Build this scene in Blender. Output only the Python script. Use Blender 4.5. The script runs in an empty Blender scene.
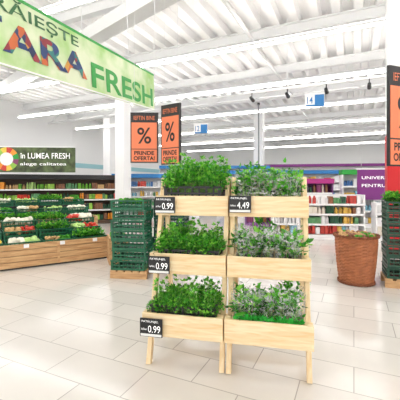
import bpy, math, random
from mathutils import Vector, Matrix, Euler
random.seed(7)
R=random
def col(h):
    h=h.lstrip('#'); c=[int(h[i:i+2],16)/255 for i in (0,2,4)]
    return tuple(((x/12.92) if x<=0.04045 else ((x+0.055)/1.055)**2.4) for x in c)+(1,)
def mat(name,c,rough=0.5,emis=0,var=0,scale=20,metal=0,spec=0.5):
    m=bpy.data.materials.new(name); m.use_nodes=True
    nt=m.node_tree; b=nt.nodes['Principled BSDF']
    cc=col(c) if isinstance(c,str) else c
    b.inputs['Base Color'].default_value=cc
    b.inputs['Roughness'].default_value=rough
    b.inputs['Metallic'].default_value=metal
    b.inputs['Specular IOR Level'].default_value=spec
    if emis:
        b.inputs['Emission Color'].default_value=cc; b.inputs['Emission Strength'].default_value=emis
    if var:
        n=nt.nodes.new('ShaderNodeTexNoise'); n.inputs['Scale'].default_value=scale
        t=nt.nodes.new('ShaderNodeTexCoord'); nt.links.new(t.outputs['Object'],n.inputs['Vector'])
        r=nt.nodes.new('ShaderNodeValToRGB')
        r.color_ramp.elements[0].color=tuple(max(0,x*(1-var)) for x in cc[:3])+(1,)
        r.color_ramp.elements[1].color=tuple(min(1,x*(1+var)) for x in cc[:3])+(1,)
        r.color_ramp.elements[0].position=.3; r.color_ramp.elements[1].position=.7
        nt.links.new(n.outputs['Fac'],r.inputs['Fac']); nt.links.new(r.outputs['Color'],b.inputs['Base Color'])
    return m
def wood(name,c1,c2,axis_scale=(1,1,1),rough=.6):
    m=mat(name,c1,rough); nt=m.node_tree; b=nt.nodes['Principled BSDF']
    t=nt.nodes.new('ShaderNodeTexCoord'); mp=nt.nodes.new('ShaderNodeMapping'); mp.inputs['Scale'].default_value=axis_scale
    n=nt.nodes.new('ShaderNodeTexNoise'); n.inputs['Scale'].default_value=3; n.inputs['Detail'].default_value=5
    n.inputs['Distortion'].default_value=.6
    r=nt.nodes.new('ShaderNodeValToRGB'); r.color_ramp.elements[0].color=col(c1); r.color_ramp.elements[1].color=col(c2)
    r.color_ramp.elements[0].position=.35; r.color_ramp.elements[1].position=.65
    L=nt.links.new
    L(t.outputs['Object'],mp.inputs['Vector']);L(mp.outputs[0],n.inputs['Vector']);L(n.outputs['Fac'],r.inputs['Fac']);L(r.outputs['Color'],b.inputs['Base Color'])
    return m
class MB:
    def __init__(s): s.v=[];s.f=[];s.mi=[];s.mats=[];s.sm=[]
    def m(s,mt):
        if mt not in s.mats: s.mats.append(mt)
        return s.mats.index(mt)
    def add(s,vs,fs,mt,smooth=False):
        o=len(s.v); s.v+= [tuple(x) for x in vs]; k=s.m(mt)
        for f in fs: s.f.append(tuple(o+i for i in f)); s.mi.append(k); s.sm.append(smooth)
    def box(s,x0,x1,y0,y1,z0,z1,mt,M=None):
        vs=[Vector((x,y,z)) for x in (x0,x1) for y in (y0,y1) for z in (z0,z1)]
        if M: vs=[M@v for v in vs]
        s.add(vs,[(0,1,3,2),(4,6,7,5),(0,4,5,1),(2,3,7,6),(0,2,6,4),(1,5,7,3)],mt)
    def beam(s,p0,p1,w,t,mt,up=Vector((1,0,0))):
        p0=Vector(p0);p1=Vector(p1);d=(p1-p0).normalized(); a=(up-d*up.dot(d)).normalized(); b=d.cross(a)
        vs=[]
        for p in (p0,p1):
            for i,j in ((-1,-1),(1,-1),(1,1),(-1,1)): vs.append(p+a*i*w/2+b*j*t/2)
        s.add(vs,[(3,2,1,0),(4,5,6,7),(0,1,5,4),(1,2,6,5),(2,3,7,6),(3,0,4,7)],mt)
    def cyl(s,p0,p1,r0,r1,mt,n=12,cap=True):
        p0=Vector(p0);p1=Vector(p1);d=(p1-p0).normalized()
        a=d.orthogonal().normalized(); b=d.cross(a); vs=[]
        for p,r in ((p0,r0),(p1,r1)):
            for i in range(n):
                q=2*math.pi*i/n; vs.append(p+a*math.cos(q)*r+b*math.sin(q)*r)
        s.add(vs,[(i,(i+1)%n,n+(i+1)%n,n+i) for i in range(n)],mt,True)
        if cap: s.add(vs,[tuple(range(n-1,-1,-1)),tuple(range(n,2*n))],mt)
    def ball(s,c,r,mt,sz=1,n=8,k=5):
        vs=[(c[0],c[1],c[2]+r*sz)]
        for j in range(1,k):
            t=math.pi*j/k
            for i in range(n):
                q=2*math.pi*i/n; vs.append((c[0]+r*math.sin(t)*math.cos(q),c[1]+r*math.sin(t)*math.sin(q),c[2]+r*sz*math.cos(t)))
        vs.append((c[0],c[1],c[2]-r*sz)); fs=[]
        for i in range(n):
            fs.append((0,1+i,1+(i+1)%n))
            for j in range(k-2):
                a=1+j*n
                fs.append((a+i,a+n+i,a+n+(i+1)%n,a+(i+1)%n))
            a=1+(k-2)*n; fs.append((a+i,len(vs)-1,a+(i+1)%n))
        s.add(vs,fs,mt,True)
    def build(s,name,loc=(0,0,0),rz=0,parent=None,bevel=0,ry=0):
        me=bpy.data.meshes.new(name); me.from_pydata(s.v,[],s.f)
        for m in s.mats: me.materials.append(m)
        me.polygons.foreach_set('material_index',s.mi); me.polygons.foreach_set('use_smooth',s.sm); me.update()
        o=bpy.data.objects.new(name,me); bpy.context.scene.collection.objects.link(o)
        o.location=loc;o.rotation_euler=(0,ry,rz)
        if parent: o.parent=parent
        if bevel:
            b=o.modifiers.new('bevel','BEVEL'); b.width=bevel;b.segments=2;b.limit_method='ANGLE'
        return o
def text(parent,name,body,x0,x1,z0,z1,y,mt,bold=.012):
    """flat lettering fitted on the sign face (local xz plane, facing -y)"""
    cu=bpy.data.curves.new(name,'FONT'); cu.body=body; cu.offset=bold
    to=bpy.data.objects.new(name+'_c',cu); bpy.context.scene.collection.objects.link(to)
    dg=bpy.context.evaluated_depsgraph_get(); dg.update()
    me=bpy.data.meshes.new_from_object(to.evaluated_get(dg))
    bpy.data.objects.remove(to)
    xs=[v.co.x for v in me.vertices]; ys=[v.co.y for v in me.vertices]
    if not xs: return
    a,b,c,d=min(xs),max(xs),min(ys),max(ys)
    for v in me.vertices:
        v.co=Vector((x0+(v.co.x-a)/(b-a)*(x1-x0), y, z0+(v.co.y-c)/(d-c)*(z1-z0)))
    me.materials.clear(); me.materials.append(mt)
    o=bpy.data.objects.new(name,me); bpy.context.scene.collection.objects.link(o); o.parent=parent
    return o

# ---------------- materials
M_pine=wood('pine','#ebcb98','#f6e0b9',(14,14,1.5)); M_pineh=wood('pine_horizontal','#ecca96','#f7e3bd',(1.5,14,14))
M_bin=wood('bin_wood','#b98a5c','#d8b080',(1,6,9))
M_white=mat('white_paint','#fbfbfb',.5); M_steel=mat('white_steel','#f4f4f4',.5)
M_beam=mat('beam_grey_white','#e2e3e4',.5)
M_black=mat('black_plastic','#1b1c1d',.4); M_dark=mat('dark_panel','#2c2b2d',.5)
M_gcr=mat('green_crate_plastic','#126040',.4,var=.15,scale=8); M_gcr2=mat('dark_green_crate','#0d4430',.4)
M_or=mat('orange_panel','#f0845a',.5); M_red=mat('red_panel','#d9262c',.5)
M_purple=mat('purple_panel','#7d2b7e',.5); M_mag=mat('magenta_panel','#b52f86',.5)
M_blue=mat('blue_panel','#2a7bbd',.5); M_txtw=mat('white_lettering','#ffffff',.5,emis=.3)
M_txtg=mat('green_lettering','#2a9f3c',.5); M_txtd=mat('dark_green_lettering','#2c6a35',.5); M_txtk=mat('black_lettering','#151515',.5)
M_lamp=mat('lamp_emitter','#ffffff',.5,emis=23); M_upfill=mat('added_ceiling_fill','#fffaf2',.5,emis=16)
def leafmat(n,c):
    m=mat(n,c,.5)
    nt=m.node_tree; b=nt.nodes['Principled BSDF']; o=nt.nodes['Material Output']
    t=nt.nodes.new('ShaderNodeBsdfTranslucent'); cc=col(c); t.inputs[0].default_value=(min(1,cc[0]*1.5),min(1,cc[1]*1.4),cc[2],1)
    x=nt.nodes.new('ShaderNodeMixShader'); x.inputs[0].default_value=.4
    nt.links.new(b.outputs[0],x.inputs[1]);nt.links.new(t.outputs[0],x.inputs[2]);nt.links.new(x.outputs[0],o.inputs[0]); return m
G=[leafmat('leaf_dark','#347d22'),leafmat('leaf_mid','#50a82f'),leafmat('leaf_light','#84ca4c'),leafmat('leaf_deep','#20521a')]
M_stem=mat('stem_green','#a5d673',.5)
M_pot=mat('pot_plastic','#d8c7b0',.5); M_soil=mat('soil','#3a2a1e',.9)
M_net=mat('green_net','#3fc54a',.5)
M_wick=mat('wicker','#a9663f',.6,var=.2,scale=12); M_wickd=mat('wicker_dark','#80482b',.7)
M_film=bpy.data.materials.new('clear_film'); M_film.use_nodes=True
nt=M_film.node_tree; nt.nodes.clear(); o=nt.nodes.new('ShaderNodeOutputMaterial');mx=nt.nodes.new('ShaderNodeMixShader')
tr=nt.nodes.new('ShaderNodeBsdfTransparent'); p=nt.nodes.new('ShaderNodeBsdfPrincipled'); p.inputs['Base Color'].default_value=(.9,.93,.9,1); p.inputs['Roughness'].default_value=.2
n=nt.nodes.new('ShaderNodeTexNoise');n.inputs['Scale'].default_value=16;n.inputs['Distortion'].default_value=1.5
rr=nt.nodes.new('ShaderNodeValToRGB'); rr.color_ramp.elements[0].position=.52;rr.color_ramp.elements[1].position=.68
rr.color_ramp.elements[0].color=(.03,.03,.03,1);rr.color_ramp.elements[1].color=(.55,.55,.55,1)
nt.links.new(n.outputs['Fac'],rr.inputs['Fac']);nt.links.new(rr.outputs['Color'],mx.inputs[0]);nt.links.new(tr.outputs[0],mx.inputs[1]);nt.links.new(p.outputs[0],mx.inputs[2]);nt.links.new(mx.outputs[0],o.inputs[0])
M_folk=mat('folk_pattern','#c0392b',.5); nt=M_folk.node_tree; b=nt.nodes['Principled BSDF']
t=nt.nodes.new('ShaderNodeTexCoord'); v=nt.nodes.new('ShaderNodeTexVoronoi'); v.inputs['Scale'].default_value=9
sp=nt.nodes.new('ShaderNodeSeparateColor'); r=nt.nodes.new('ShaderNodeValToRGB'); r.color_ramp.interpolation='CONSTANT'
cs=['#8f2430','#173a72','#c8642a','#1f7a75','#1d2f5a','#d09a3a']
r.color_ramp.elements[0].color=col(cs[0]); r.color_ramp.elements[1].color=col(cs[1]); r.color_ramp.elements[1].position=.26
for i,q in enumerate((.48,.56,.72,.94)):
    e=r.color_ramp.elements.new(q); e.color=col(cs[i+2])
L=nt.links.new; L(t.outputs['Object'],v.inputs['Vector']);L(v.outputs['Color'],sp.inputs[0]);L(sp.outputs[0],r.inputs[0]);L(r.outputs[0],b.inputs['Base Color'])
M_ban=mat('banner_print','#cfe3a8',.6); nt=M_ban.node_tree; b=nt.nodes['Principled BSDF']
t=nt.nodes.new('ShaderNodeTexCoord'); n=nt.nodes.new('ShaderNodeTexNoise'); n.inputs['Scale'].default_value=1.6;n.inputs['Detail'].default_value=4
r=nt.nodes.new('ShaderNodeValToRGB'); r.color_ramp.elements[0].color=col('#a3d076'); r.color_ramp.elements[1].color=col('#e2ecca');r.color_ramp.elements[0].position=.36;r.color_ramp.elements[1].position=.58
nt.links.new(t.outputs['Object'],n.inputs['Vector']);nt.links.new(n.outputs['Fac'],r.inputs[0]);nt.links.new(r.outputs[0],b.inputs['Base Color'])
M_floor=mat('floor_tiles','#d5d2cd',.14); nt=M_floor.node_tree; b=nt.nodes['Principled BSDF']; L=nt.links.new
t=nt.nodes.new('ShaderNodeTexCoord'); br=nt.nodes.new('ShaderNodeTexBrick')
br.inputs['Scale'].default_value=1; br.inputs['Brick Width'].default_value=.7; br.inputs['Row Height'].default_value=.35
br.inputs['Mortar Size'].default_value=.004; br.inputs['Color1'].default_value=col('#e6e1da'); br.inputs['Color2'].default_value=col('#dbd6cf'); br.inputs['Mortar'].default_value=col('#b0aaa3')
n=nt.nodes.new('ShaderNodeTexNoise'); n.inputs['Scale'].default_value=3; n.inputs['Detail'].default_value=6
mx=nt.nodes.new('ShaderNodeMixRGB'); mx.blend_type='MULTIPLY'; mx.inputs[0].default_value=.1
L(t.outputs['Object'],br.inputs['Vector']);L(t.outputs['Object'],n.inputs['Vector']);L(br.outputs['Color'],mx.inputs[1]);L(n.outputs['Fac'],mx.inputs[2]);L(mx.outputs[0],b.inputs['Base Color'])

HY=math.radians(-25)
U0,U1,V0,V1,HC=-16,24,-5,34,5.7
m=MB(); m.box(U0,U1,V0,V1,-.1,0,M_floor); m.build('floor',rz=HY)
m=MB(); u=U0; prof=[]
while u<U1:
    prof+=[(u,HC),(u+.2,HC),(u+.24,HC+.2),(u+.46,HC+.2)]; u+=.5
prof.append((U1,HC))
vs=[(a,V0,z) for a,z in prof]+[(a,V1,z) for a,z in prof]; N=len(prof)
m.add(vs,[(i,N+i,N+i+1,i+1) for i in range(N-1)],M_steel); m.build('ceiling',rz=HY)
for k,v in enumerate([3,6,9,12,15,18,21,24,27,30,33]):
    m=MB(); 
    m.box(U0,U1,v-.09,v+.09,HC-.28,HC-.26,M_beam); m.box(U0,U1,v-.02,v+.02,HC-.26,HC-.03,M_beam); m.box(U0,U1,v-.09,v+.09,HC-.03,HC-.002,M_beam)
    m.build('ceiling_beam_%d'%(k+1),rz=HY)  # I-beams running across under the ceiling sheet
for v in (13.5,22.5):
    m=MB()
    z0,z1=HC-.8,HC-.05
    m.box(U0+.1,U1-.1,v-.05,v+.05,z0,z0+.08,M_beam); m.box(U0+.1,U1-.1,v-.05,v+.05,z1-.08,z1,M_beam)
    u=U0+.3; up=True
    while u<U1-1.3:
        m.beam((u,v,z0+.05 if up else z1-.05),(u+1,v,z1-.05 if up else z0+.05),.045,.045,M_beam,Vector((0,1,0))); u+=1; up=not up
    m.build('roof_truss',rz=HY)
for v in (1.2,4.5,7.7,11.0,14.7,19,24,29.2):
    m=MB(); m.box(U0+1,U1-1,v-.06,v+.06,4.72,4.78,M_white); m.box(U0+1,U1-1,v-.035,v+.035,4.70,4.719,M_lamp)
    m.box(U0+1,U1-1,v-.05,v+.05,4.781,4.79,M_upfill)  # glowing top face added to the strips to brighten the ceiling
    u=U0+2
    while u<U1-1: m.cyl((u,v,4.78),(u,v,HC-.001),.005,.005,M_beam,6); u+=3
    m.build('ceiling_light_strip',rz=HY)
m=MB()
for u in (-7,-2.5,2,6.5,11): m.cyl((u,V0+.2,5.36),(u,V1-.1,5.36),.045,.045,M_beam,10)
m.build('ceiling_pipes',rz=HY)
m=MB(); m.beam((1.6,4.22,5.05),(-9,13.9,5.05),.30,.36,M_beam,Vector((0,0,1)))
for i in range(8):
    p=Vector((1.6,4.22,5.05)).lerp(Vector((-9,13.9,5.05)),(i+.5)/8); m.cyl(p+Vector((0,0,.14)),p+Vector((0,0,HC-5.06)),.012,.012,M_beam,6)
m.build('air_duct')
M_wl=mat('wall_white','#efefef',.6)
m=MB(); m.box(U0-.2,U0,V0,V1,0,HC+.2,M_wl); m.box(U0,U0+.03,V0,V1-.05,2.5,2.8,mat('band_teal','#9ccbd3',.6)); m.build('wall_left',rz=HY)
m=MB(); m.box(U0-.2,U1+.2,V1,V1+.2,0,HC+.2,M_wl); m.box(U0+.05,U1-.05,V1-.03,V1,2.2,3.3,mat('band_blue','#8cbfe6',.6)); m.build('wall_back',rz=HY)
m=MB(); m.box(U1,U1+.2,V0,V1,0,HC+.2,M_wl); m.build('wall_right',rz=HY)

# ---------------- foliage
def leaf(m,p,d,s,mt):
    d=d.normalized(); a=d.cross(Vector((R.uniform(-1,1),R.uniform(-1,1),1))).normalized(); nrm=d.cross(a)
    for ang,l in ((0,1),(.8,.75),(-.8,.75)):
        dd=(d*math.cos(ang)+a*math.sin(ang)); aa=(a*math.cos(ang)-d*math.sin(ang))
        q=[p,p+dd*s*l*.55+aa*s*.26*l+nrm*s*.12,p+dd*s*l-nrm*s*.1,p+dd*s*l*.55-aa*s*.26*l+nrm*s*.12]
        m.add(q,[(0,1,2),(0,2,3)],mt)
def broad(m,p,d,s,mt):   # single broad basil-like leaf, cupped
    d=d.normalized(); a=d.cross(Vector((R.uniform(-1,1),R.uniform(-1,1),1))).normalized(); nrm=d.cross(a)
    q=[p,p+d*s*.35+a*s*.33+nrm*s*.1,p+d*s*.8+a*s*.22+nrm*s*.06,p+d*s*1.15-nrm*s*.08,p+d*s*.8-a*s*.22+nrm*s*.06,p+d*s*.35-a*s*.33+nrm*s*.1,p+d*s*.6-nrm*s*.04]
    m.add(q,[(0,1,6),(1,2,6),(2,3,6),(3,4,6),(4,5,6),(5,0,6)],mt,True)
def herb(m,c,rad,h,n,ls,lean=.5,mats=G,stemvis=True,lo=.45,lf=leaf,per=3):
    for i in range(n):
        q=R.uniform(0,6.283); rr=rad*math.sqrt(R.random())
        hh=h*R.uniform(lo,1)*(1-.3*(rr/rad)**2)
        p0=Vector(c)+Vector((math.cos(q)*rr*.3,math.sin(q)*rr*.3,0)); p1=Vector(c)+Vector((math.cos(q)*rr,math.sin(q)*rr,hh))
        if stemvis and i%2==0: m.cyl(p0,p1,.0017,.0012,M_stem,3,False)
        for k in range(per):
            d=Vector((math.cos(q)*lean+R.uniform(-.7,.7),math.sin(q)*lean+R.uniform(-.7,.7),R.uniform(-.2,.8)))
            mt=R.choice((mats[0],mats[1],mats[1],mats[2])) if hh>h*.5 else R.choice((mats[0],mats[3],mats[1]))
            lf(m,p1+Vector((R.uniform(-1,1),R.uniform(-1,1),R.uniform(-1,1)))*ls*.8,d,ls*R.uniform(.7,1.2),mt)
def pcrate(m,x0,x1,y0,y1,z,h,mt):
    t=.012
    m.box(x0,x1,y0,y1,z,z+t,mt)
    for zz,hh in ((z+t,h*.15),(z+h*.42,h*.14),(z+h*.84,h*.16)):
        m.box(x0,x1,y0,y0+t,zz,zz+hh,mt);m.box(x0,x1,y1-t,y1,zz,zz+hh,mt);m.box(x0,x0+t,y0+t,y1-t,zz,zz+hh,mt);m.box(x1-t,x1,y0+t,y1-t,zz,zz+hh,mt)
    n=9
    for i in range(n):
        x=x0+(x1-x0-t)*i/(n-1); w=.03 if i in(0,n-1) else t
        x=min(x,x1-w)
        m.box(x,x+w,y0+.001,y0+t-.001,z+t,z+h*.9,mt);m.box(x,x+w,y1-t+.001,y1-.001,z+t,z+h*.9,mt)
    for i in range(6):
        y=y0+t+(y1-y0-4*t)*i/5
        m.box(x0+.001,x0+t-.001,y,y+t,z+t,z+h*.9,mt);m.box(x1-t+.001,x1-.001,y,y+t,z+t,z+h*.9,mt)
    m.box(x0-.008,x1+.008,y0-.008,y0,z+h*.9,z+h,mt); m.box(x0-.008,x1+.008,y1,y1+.008,z+h*.9,z+h,mt)

# ---------------- herb display stand
W=.615; TIERS=[(-.40,.265,.435),(-.24,.695,.855),(-.09,1.145,1.31)]
YAW=math.radians(-12)
def stand(loc,kind):
    m=MB()
    for x in (.02,W-.02):
        m.beam((x,-.325,0),(x,.06,1.46),.036,.05,M_pine)
        m.beam((x,.30,0),(x,.12,1.46),.036,.045,M_pine)
        for fy,z0,z1 in TIERS: m.box(x-.017,x+.017,fy+.05,.22,z0-.03,z0-.002,M_pineh)
    m.box(.038,W-.038,.09,.125,1.36,1.42,M_pineh)
    m.box(.038,W-.038,.255,.275,.15,.21,M_pineh)
    for fy,z0,z1 in TIERS:
        dp=.33
        m.box(.0,W,fy-.018,fy,z0,z1,M_pineh)
        m.box(.04,W-.04,fy+dp,fy+dp+.018,z0,z1,M_pineh)
        m.box(.04,.055,fy,fy+dp,z0,z1-.01,M_pineh);m.box(W-.055,W-.04,fy,fy+dp,z0,z1-.01,M_pineh)
        m.box(.0,.04,fy,fy+.06,z0,z1,M_pineh);m.box(W-.04,W,fy,fy+.06,z0,z1,M_pineh)
        m.box(.04,W-.04,fy,fy+dp,z0,z0+.014,M_pineh)
    return m.build('wooden_plant_stand',loc=loc,rz=YAW,bevel=.002)
LOCL=(-.352,2.91,0); c,s=math.cos(YAW),math.sin(YAW)
LOCR=(LOCL[0]+(W+.012)*c, LOCL[1]+(W+.012)*s,0)
S1=stand(LOCL,0); S2=stand(LOCR,1)
M_tagw=mat('tag_white','#e8e8e6',.5)
def tag(parent,x0,z0,fy,price,nm):
    m=MB(); w,h=.175,.135
    m.box(x0,x0+w,fy-.03,fy-.022,z0,z0+h,M_black)
    m.box(x0+.006,x0+w-.006,fy-.032,fy-.0305,z0+.004,z0+.022,M_tagw)
    m.box(x0+w*.3,x0+w*.7,fy-.022,fy-.0185,z0+.03,z0+h-.02,M_black)
    o=m.build(nm,parent=parent)
    text(o,nm+'_price',price,x0+.065,x0+w-.015,z0+.034,z0+.085,fy-.033,M_txtw,.0)
    text(o,nm+'_label','PATRUNJEL',x0+.015,x0+w-.03,z0+.103,z0+.122,fy-.034,M_txtw,.0)
    text(o,nm+'_unit','lei/buc',x0+.012,x0+.055,z0+.05,z0+.065,fy-.034,M_txtw,.0)
tag(S1,.0,1.165,-.108,'0.99','tag_1');tag(S1,-.0,.70,-.258,'0.99','tag_2');tag(S1,-.005,.27,-.418,'0.99','tag_3');tag(S2,.0,1.18,-.108,'4.49','tag_4')
for k,(fy,z0,z1) in enumerate(TIERS):
    m=MB(); zt=(z0+.105,z0+.07,z0+.125)[k]
    m.box(.07,W-.07,fy+.03,fy+.31,z0+.015,zt-.001,M_bin)
    pcrate(m,.06,W-.06,fy+.015,fy+.32,zt,.12,M_black)
    m.build('black_crate',loc=LOCL,rz=YAW)
    m=MB(); hh=(.16,.21,.26)[k]
    for i in range(6):
        for j in range(3):
            h2=hh+R.uniform(-.06,.05)+.04*(j-1)
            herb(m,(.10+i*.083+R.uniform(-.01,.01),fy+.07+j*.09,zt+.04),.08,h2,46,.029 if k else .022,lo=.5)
    for i in range(45):
        p0=Vector((R.uniform(.08,W-.08),fy+R.uniform(.05,.28),zt+.1)); p1=p0+Vector((R.uniform(-.05,.05),R.uniform(-.05,.02),hh+R.uniform(-.08,.03)))
        m.cyl(p0,p1,.0016,.001,M_stem,3,False)
        for q in range(3): leaf(m,p1,Vector((R.uniform(-1,1),R.uniform(-1,1),R.uniform(-.2,1))),.03,R.choice(G[1:3]))
    if k!=2:
        for i in range(90):
            leaf(m,Vector((R.uniform(.08,W-.06),fy+R.uniform(-.03,.04),zt+.12+R.uniform(-.02,.06))),Vector((R.uniform(-.6,.6),-1,R.uniform(-.6,.4))),.026,R.choice(G[:3]))
    m.build('parsley_bunches' if k else 'dill_bunches',loc=LOCL,rz=YAW)
for k,(fy,z0,z1) in enumerate(TIERS):
    m=MB(); cols,rows=5,2
    for i in range(cols):
        for j in range(rows):
            x=.105+i*.1; y=fy+.09+j*.14; z=z0+.016
            zz0=(.02,.04,.03)[k]
            m.box(x-.04,x+.04,y-.04,y+.04,z,z+zz0-.0005,M_black); z+=zz0
            m.cyl((x,y,z),(x,y,z+.085),.032,.043,M_pot if k!=1 else M_dark,14)
            m.cyl((x,y,z+.0855),(x,y,z+.087),.04,.04,M_soil,14)
            H=(.33,.31,.34)[k]+R.uniform(-.07,.05)
            n=(22,15,30)[k]
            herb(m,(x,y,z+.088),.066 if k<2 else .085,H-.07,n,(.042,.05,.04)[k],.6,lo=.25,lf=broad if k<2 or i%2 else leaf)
            NN=18; rings=[]
            for q,(zz,r0) in enumerate(((.01,.036),(.1,.046),(.19,.060),(min(H,.3)+.02,.074))):
                for a in range(NN):
                    an=2*math.pi*a/NN; rr=r0*(1+R.uniform(-.06,.06)*(q>0)); 
                    rings.append((x+rr*math.cos(an),y+rr*math.sin(an),z+zz+(R.uniform(-.025,.025) if q==3 else 0)))
            fs=[(q*NN+a,q*NN+(a+1)%NN,(q+1)*NN+(a+1)%NN,(q+1)*NN+a) for q in range(3) for a in range(NN)]
            m.add(rings,fs,M_film,True)
    if k==0:
        for i in range(130):
            x=R.uniform(.07,W-.07); leaf(m,Vector((x,fy+.03,z1-.03+R.uniform(0,.04))),Vector((R.uniform(-1,1),-.1,R.uniform(0,1))),.038,M_net)
    m.build('potted_herbs',loc=LOCR,rz=YAW)

# ---------------- hanging banner
m=MB(); H=.74; m.box(-1.4,3.69,0,.03,0,H,M_ban); m.box(-1.4,3.69,-.004,-.001,H-.035,H,M_txtg)
m.box(-1.4,3.69,-.004,-.001,0,.02,M_white)
for x in (-.6,1.2,2.6): m.cyl((x,.015,H),(x,.015,H+2.1),.006,.006,M_beam,6)
BN=m.build('hanging_banner',loc=(-1.88,3.45,2.60),rz=math.atan2(3.55,.925),ry=math.radians(-6.0))
text(BN,'lettering_top','TRĂIEȘTE',-.55,1.06,.49,.70,-.006,M_txtd)
text(BN,'lettering_tara','ȚARA',-.62,1.22,.04,.47,-.006,M_folk,.03)
text(BN,'lettering_fresh','FRESH',1.33,3.58,.06,.42,-.006,M_txtg,.02)

def psign(loc,rz,w,h,wire=2.5):
    m=MB(); m.box(0,w,0,.04,0,h,M_dark)
    m.box(.02,w-.02,-.006,-.001,.28*h,h*.80,M_or); m.box(.02,w-.02,-.006,-.001,.02,.265*h,M_or)
    for x in (.06,w-.06): m.cyl((x,.02,h),(x,.02,h+wire),.003,.003,M_beam,6)
    o=m.build('hanging_offer_sign',loc=loc,rz=rz)
    text(o,'percent','%',w*.25,w*.75,h*.38,h*.70,-.008,M_txtk)
    text(o,'line_1','PRINDE',w*.14,w*.86,h*.155,h*.235,-.008,M_txtk,.03)
    text(o,'line_2','OFERTA!',w*.12,w*.88,h*.05,h*.13,-.008,M_txtk,.03)
    text(o,'header','IEFTIN BINE',w*.12,w*.88,h*.85,h*.93,-.008,M_or,.0)
psign((-1.16,5.5,1.77),math.radians(2),.46,.84,3.05)
psign((-.62,5.25,1.72),math.radians(-35),.38,.94,3.0)
psign((2.58,4.5,1.66),math.radians(20),.6,1.38,2.6)

def stack(name,loc,rz,n,w=.56,d=.4,h=.15,jit=.01,mt=None,greens=False):
    m=MB(); mt=mt or M_gcr
    m.box(-.02,w+.02,0,.06,0,.1,M_bin); m.box(-.02,w+.02,d-.06,d,0,.1,M_bin)
    for i in range(5): m.box(-.02+i*(w+.04-.09)/4,-.02+i*(w+.04-.09)/4+.09,0,d,.1,.125,M_bin)
    z=.127
    for i in range(n):
        j=R.uniform(-jit,jit); pcrate(m,j,w+j,0+j,d+j,z,h-.004,mt); z+=h
    for i in range(14): m.ball((R.uniform(.08,w-.08),R.uniform(.08,d-.08),z-.02),.045,R.choice((G[1],G[2],G[0])))
    if greens:
        for i in range(6): herb(m,(R.uniform(.1,w-.1),d*.4,z-.04),.1,.16,40,.04)
    return m.build(name,loc=loc,rz=rz)
stack('green_crate_stack',(-1.33,4.95,0),math.radians(-8),7,w=.52)
stack('green_crate_stack',(-.75,5.3,0),math.radians(-8),7,w=.5,mt=M_gcr2)
stack('green_crate_stack',(2.55,4.5,0),math.radians(-20),7,w=.6,mt=M_gcr2,greens=True)
m=MB()
for i in range(4): m.box(0,.35,0,.03,i*.12,.115+i*.12,M_bin); m.box(0,.03,.031,.5,i*.12,.115+i*.12,M_bin)
m.box(.32,.35,.031,.5,0,.475,M_bin); m.box(.031,.319,.031,.5,.2,.44,M_dark)
for i in range(40): m.ball((R.uniform(.07,.28),R.uniform(.07,.45),.46+R.uniform(0,.04)),.04,R.choice((G[1],G[2])))
m.build('wooden_produce_bin',loc=(-1.58,5.75,0),rz=math.radians(20))

PC=[mat('tomato_red','#d43a26',.3),mat('orange_fruit','#f59a2c',.4),mat('lemon_yellow','#f0d050',.4),mat('apple_green','#98c84a',.4),mat('cabbage_green','#b9d984',.5),mat('aubergine','#4a2a52',.3),mat('potato','#cba36e',.7),mat('cauliflower','#f4efdc',.7),G[1]]
BAG=[6,4,3,8,8,8,7,0,2,6,4,8,4,7]
def island(name,loc,rz,length,depth=1.2,zf=.42,rise=.42):
    m=MB(); 
    for i in range(4): m.box(0,length,0,.03,.03+i*(zf-.03)/4,.03+(i+1)*(zf-.03)/4-.008,M_bin)
    x=0.0
    while x<length: m.box(x,x+.04,-.012,-.0005,.03,zf-.01,M_bin); x+=.92
    m.box(.02,length-.02,.031,depth,0,zf-.12,M_dark)
    m.box(length-.03,length,.031,depth,.0,zf,M_bin); m.box(0,.03,.031,depth,.0,zf,M_bin)
    rows=3; dd=depth/rows
    for r in range(rows):
        zb=zf-.13+rise*r/rows
        m.box(.03,length-.03,.031+r*dd,depth,zb-.13,zb-.001,M_dark)
        x=.04; 
        while x+.55<length:
            pcrate(m,x,x+.54,.04+r*dd,.04+r*dd+dd-.03,zb,.15,M_gcr)
            mt=PC[R.choice(BAG)]; rr=R.choice((.03,.04,.05)); mt2=R.choice((mt,PC[R.choice(BAG)]))
            if mt is G[1]:
                for q in range(3): herb(m,(x+.11+.16*q,.04+r*dd+dd/2,zb+.08),.12,.19,42,.045,stemvis=False)
            else:
                for q in range(48):
                    px=x+R.uniform(.05,.49)
                    m.ball((px,.04+r*dd+R.uniform(.05,dd-.08),zb+R.uniform(.1,.18)),rr*R.uniform(.8,1.1),mt if px<x+.27 else mt2,R.uniform(.7,1.1),7,5)
            x+=.57
    x=.3
    while x<length: m.box(x,x+.08,-.022,-.013,zf-.07,zf-.01,M_white); x+=.57
    return m.build(name,loc=loc,rz=rz)
rzI=math.atan2(.565,.825); e1=Vector((.825,.565,0)); e2=Vector((-.565,.825,0))
Rt=Vector((-1.75,6.33,0)); Lg=4.6
island('produce_display',Rt-e1*Lg,rzI,Lg)
R2=Rt+e2*2.3+e1*.5; island('produce_display',R2-e1*6.4,rzI,6.4,zf=.6,rise=.6)
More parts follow.
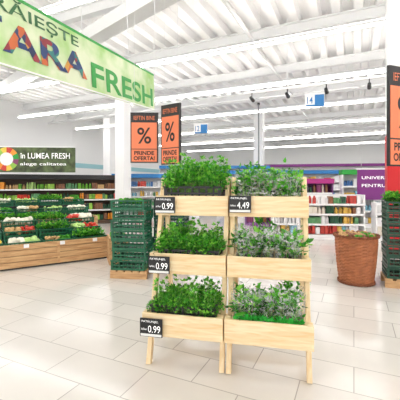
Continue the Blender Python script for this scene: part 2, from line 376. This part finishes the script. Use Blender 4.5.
def gondola(name,loc,rz,length,h,levels,pal,body=M_white,depth=.5,top=None,ph=.22):
    m=MB(); m.box(0,length,depth-.04,depth,0,h,body); m.box(0,length,0,depth-.041,0,.12,body)
    for x in (0,length-.03): m.box(x,x+.03,.0,depth-.041,.12,h,body)
    for l in range(levels):
        z=.12+(h-.12)*l/levels; gap=(h-.12)/levels
        if l: m.box(.03,length-.03,.02,depth-.041,z,z+.02,body); m.box(.03,length-.03,.005,.019,z-.02,z+.03,M_white)
        x=.05
        while x<length-.12:
            mt=R.choice(pal); w=R.uniform(.07,.12); hh=min(ph*R.uniform(.7,1.1),gap-.05); n=R.randint(1,4)
            for q in range(n):
                if x+w>length-.05: break
                if R.random()<.4:
                    m.cyl((x+w/2,.12,z+.021),(x+w/2,.12,z+.021+hh*.7),w*.4,w*.4,mt,8); m.cyl((x+w/2,.12,z+.021+hh*.7),(x+w/2,.12,z+.021+hh),w*.35,w*.14,mt,8)
                else: m.box(x,x+w-.008,.05,.3,z+.021,z+.021+hh,mt)
                x+=w
            x+=.01
    if top: m.box(-.02,length+.02,-.04,depth,h,h+.16,top)
    return m.build(name,loc=loc,rz=rz)
GP=[mat('pack_%d'%i,c,.4) for i,c in enumerate(['#dcdcdc','#e8e0d0','#c8483f','#5f9a66','#4a74aa','#d8b050','#8a3f6b','#f0f0f0','#8d5d40','#7fbcd0','#4c4c54','#22543a'])]
GW=[GP[0],GP[1],GP[7],GP[7],GP[9],GP[0],GP[4],GP[3],GP[5],GP[2]]
M_wshelf=mat('shelf_dark_wood','#5a4638',.6)
gondola('produce_wall_shelf',(-8.6,10.2,0),math.radians(20),6.0,1.6,4,[PC[3],PC[4],PC[6],PC[0],PC[1],GP[3],GP[11],GP[8],G[1],G[2]],body=M_wshelf,top=M_dark)
gondola('drinks_shelf',(1.9,8.6,0),math.radians(-6),2.3,1.15,4,GW+[GP[11],GP[8]])
gondola('wine_shelf',(1.55,11.2,0),math.radians(-4),2.9,1.45,4,[GP[10],GP[11],GP[6],GP[8],GP[1],GP[6]],body=mat('shelf_purple','#8d5a94',.6),top=M_mag,ph=.3)
gondola('chilled_cabinet',(4.75,11.0,0),math.radians(-12),1.0,1.75,4,GW,top=M_txtg)
gondola('grocery_shelf',(4.35,8.15,0),math.radians(-15),2.2,.95,3,GW)
gondola('grocery_shelf',(-3.6,13.5,0),math.radians(8),3.6,1.7,4,GW,top=M_blue)
gondola('grocery_shelf',(.8,15.0,0),math.radians(-5),5.5,1.9,5,GW,top=M_blue)
gondola('grocery_shelf',(6.9,12.3,0),math.radians(-20),4,1.9,5,GW,top=M_purple)
gondola('grocery_shelf',(-2.2,18,0),0,6,2.3,5,GW,top=M_blue)
gondola('grocery_shelf',(3.5,22,0),math.radians(-10),9,2.6,5,GP,body=M_white,top=M_purple)
def board(name,loc,rz,w,h,mt,txts,wire=0,blue=False):
    m=MB(); m.box(0,w,0,.05,0,h,mt); m.box(-.02,w+.02,-.01,.06,h,h+.03,M_white)
    for x in (.1,w-.1): m.cyl((x,.025,h+.03),(x,.025,wire-loc[2]),.006,.006,M_beam,6)
    if blue: m.box(.5*w,w-.01,-.004,-.001,.02,h-.02,M_blue); m.box(.01,w-.01,-.0035,-.0012,.0,.05,M_blue)
    o=m.build(name,loc=loc,rz=rz)
    for i,(t,x0,x1,z0,z1,mm) in enumerate(txts): text(o,'lettering_%d'%i,t,x0*w,x1*w,z0*h,z1*h,-.006,mm,.005)
    return o
M_fresh=mat('fresh_photo_print','#4c5a34',.5,var=.7,scale=5)
fb=board('fresh_market_banner',(-6.4,10.0,1.79),math.radians(4),2.55,.76,M_fresh,[('în LUMEA FRESH',.36,.94,.55,.78,M_txtw),('alege calitatea',.36,.9,.24,.40,M_txtw)],wire=4.6)
m=MB()
cl=[M_txtg,PC[1],PC[0],PC[2],PC[3],GP[6]]
for i in range(24):
    a0=2*math.pi*i/24;a1=2*math.pi*(i+1)/24
    m.add([(.52,-.01,.40),(.52+.36*math.cos(a0),-.01,.40+.36*math.sin(a0)),(.52+.36*math.cos(a1),-.01,.40+.36*math.sin(a1))],[(0,1,2)],cl[(i//2)%6])
vs=[(.52+.2*math.cos(i*math.pi/12),-.014,.40+.2*math.sin(i*math.pi/12)) for i in range(24)]
m.add(vs,[tuple(range(24))],M_white); m.build('fruit_wheel',parent=fb)
board('department_sign',(4.3,9.0,1.0),math.radians(-8),1.3,.82,M_purple,[('UNIVERS',.08,.58,.68,.78,M_txtw),('PENTRU',.08,.55,.42,.52,M_txtw)],wire=5.65)
board('aisle_sign',(-.22,12,3.27),math.radians(-10),.5,.34,M_white,[('12',.1,.4,.25,.8,M_blue)],wire=5.65,blue=True)
board('aisle_sign',(2.9,9.1,3.55),math.radians(-15),.5,.34,M_white,[('14',.1,.4,.25,.8,M_blue)],wire=5.65,blue=True)
def column(loc,w,redh=0):
    m=MB(); m.box(-w/2,w/2,-w/2,w/2,0,HC,M_white); m.box(-w/2-.02,w/2+.02,-w/2-.02,w/2+.02,0,.12,M_beam)
    if redh: m.box(-w/2-.006,w/2+.006,-w/2-.006,w/2+.006,.121,redh,M_red)
    m.build('column',loc=loc,rz=HY)
column((3.62,5.9,0),.5,2.3); column((-2.75,11.8,0),.4); column((-5.5,20,0),.5); column((3.4,19,0),.5)
# ---------------- wicker basket
m=MB(); NA,NZ=88,30; vs=[];
def brad(t): return .225+.06*t+.010*math.sin(t*3.1)
for j in range(NZ+1):
    t=j/NZ
    for i in range(NA):
        a=2*math.pi*i/NA; r=brad(t)+.005*(1 if (i//4+j)%2 else -1)
        vs.append((r*math.cos(a),r*math.sin(a),.0+t*.68))
m.add(vs,[(j*NA+i,j*NA+(i+1)%NA,(j+1)*NA+(i+1)%NA,(j+1)*NA+i) for j in range(NZ) for i in range(NA)],M_wick,False)
for zz,r in ((.0,.24),(.655,.298)):
    for k in range(36):
        a=2*math.pi*k/36;a2=2*math.pi*(k+1.4)/36
        m.cyl((r*math.cos(a),r*math.sin(a),zz+.012),(r*math.cos(a2),r*math.sin(a2),zz+.034),.013,.013,M_wickd,6)
m.cyl((0,0,.60),(0,0,.62),.275,.275,M_wickd,24)
m.cyl((0,0,.0),(0,0,.02),.22,.22,M_wickd,24)
for i in range(90):
    a=R.uniform(0,6.28);r=.23*math.sqrt(R.random()); m.ball((r*math.cos(a),r*math.sin(a),.65+R.uniform(0,.06)*(1-r)),.035,R.choice((PC[6],GP[8],PC[6],G[1])))
m.build('wicker_basket',loc=(2.25,4.76,0))
m=MB(); m.beam((1.2,9.0,3.9),(5,7.2,3.9),.05,.05,M_white,Vector((0,0,1)))
for i in range(5):
    p=Vector((1.4,8.9,3.9)).lerp(Vector((4.8,7.3,3.9)),i/4); m.cyl(p,p-Vector((0,0,.15)),.015,.015,M_dark,8); m.cyl(p-Vector((.05,.1,.17)),p-Vector((-.05,-.1,.2)),.04,.05,M_black,12)
    m.cyl(p,p+Vector((0,0,HC-3.9)),.006,.006,M_beam,6)
m.build('track_spotlights')
m=MB(); m.cyl((1.35,7.6,0.03),(1.35,7.6,3.25),.018,.018,mat('pole_grey','#8d9094',.5),10); m.cyl((1.35,7.6,0),(1.35,7.6,.03),.15,.13,M_steel,20); m.cyl((1.35,7.6,3.25),(1.35,7.6,3.29),.03,.03,M_dark,10); m.build('sign_pole')

w=bpy.data.worlds.new('World'); bpy.context.scene.world=w; w.use_nodes=True
w.node_tree.nodes['Background'].inputs[0].default_value=(1,.98,.95,1); w.node_tree.nodes['Background'].inputs[1].default_value=1.85
cd=bpy.data.cameras.new('Camera'); cam=bpy.data.objects.new('Camera',cd); bpy.context.scene.collection.objects.link(cam)
cam.location=(0,0,1.4); cam.rotation_euler=(math.pi/2,0,0); cd.sensor_width=36; cd.lens=36*330/400; cd.shift_y=-15/400
bpy.context.scene.camera=cam
bpy.context.scene.view_settings.view_transform='Standard'
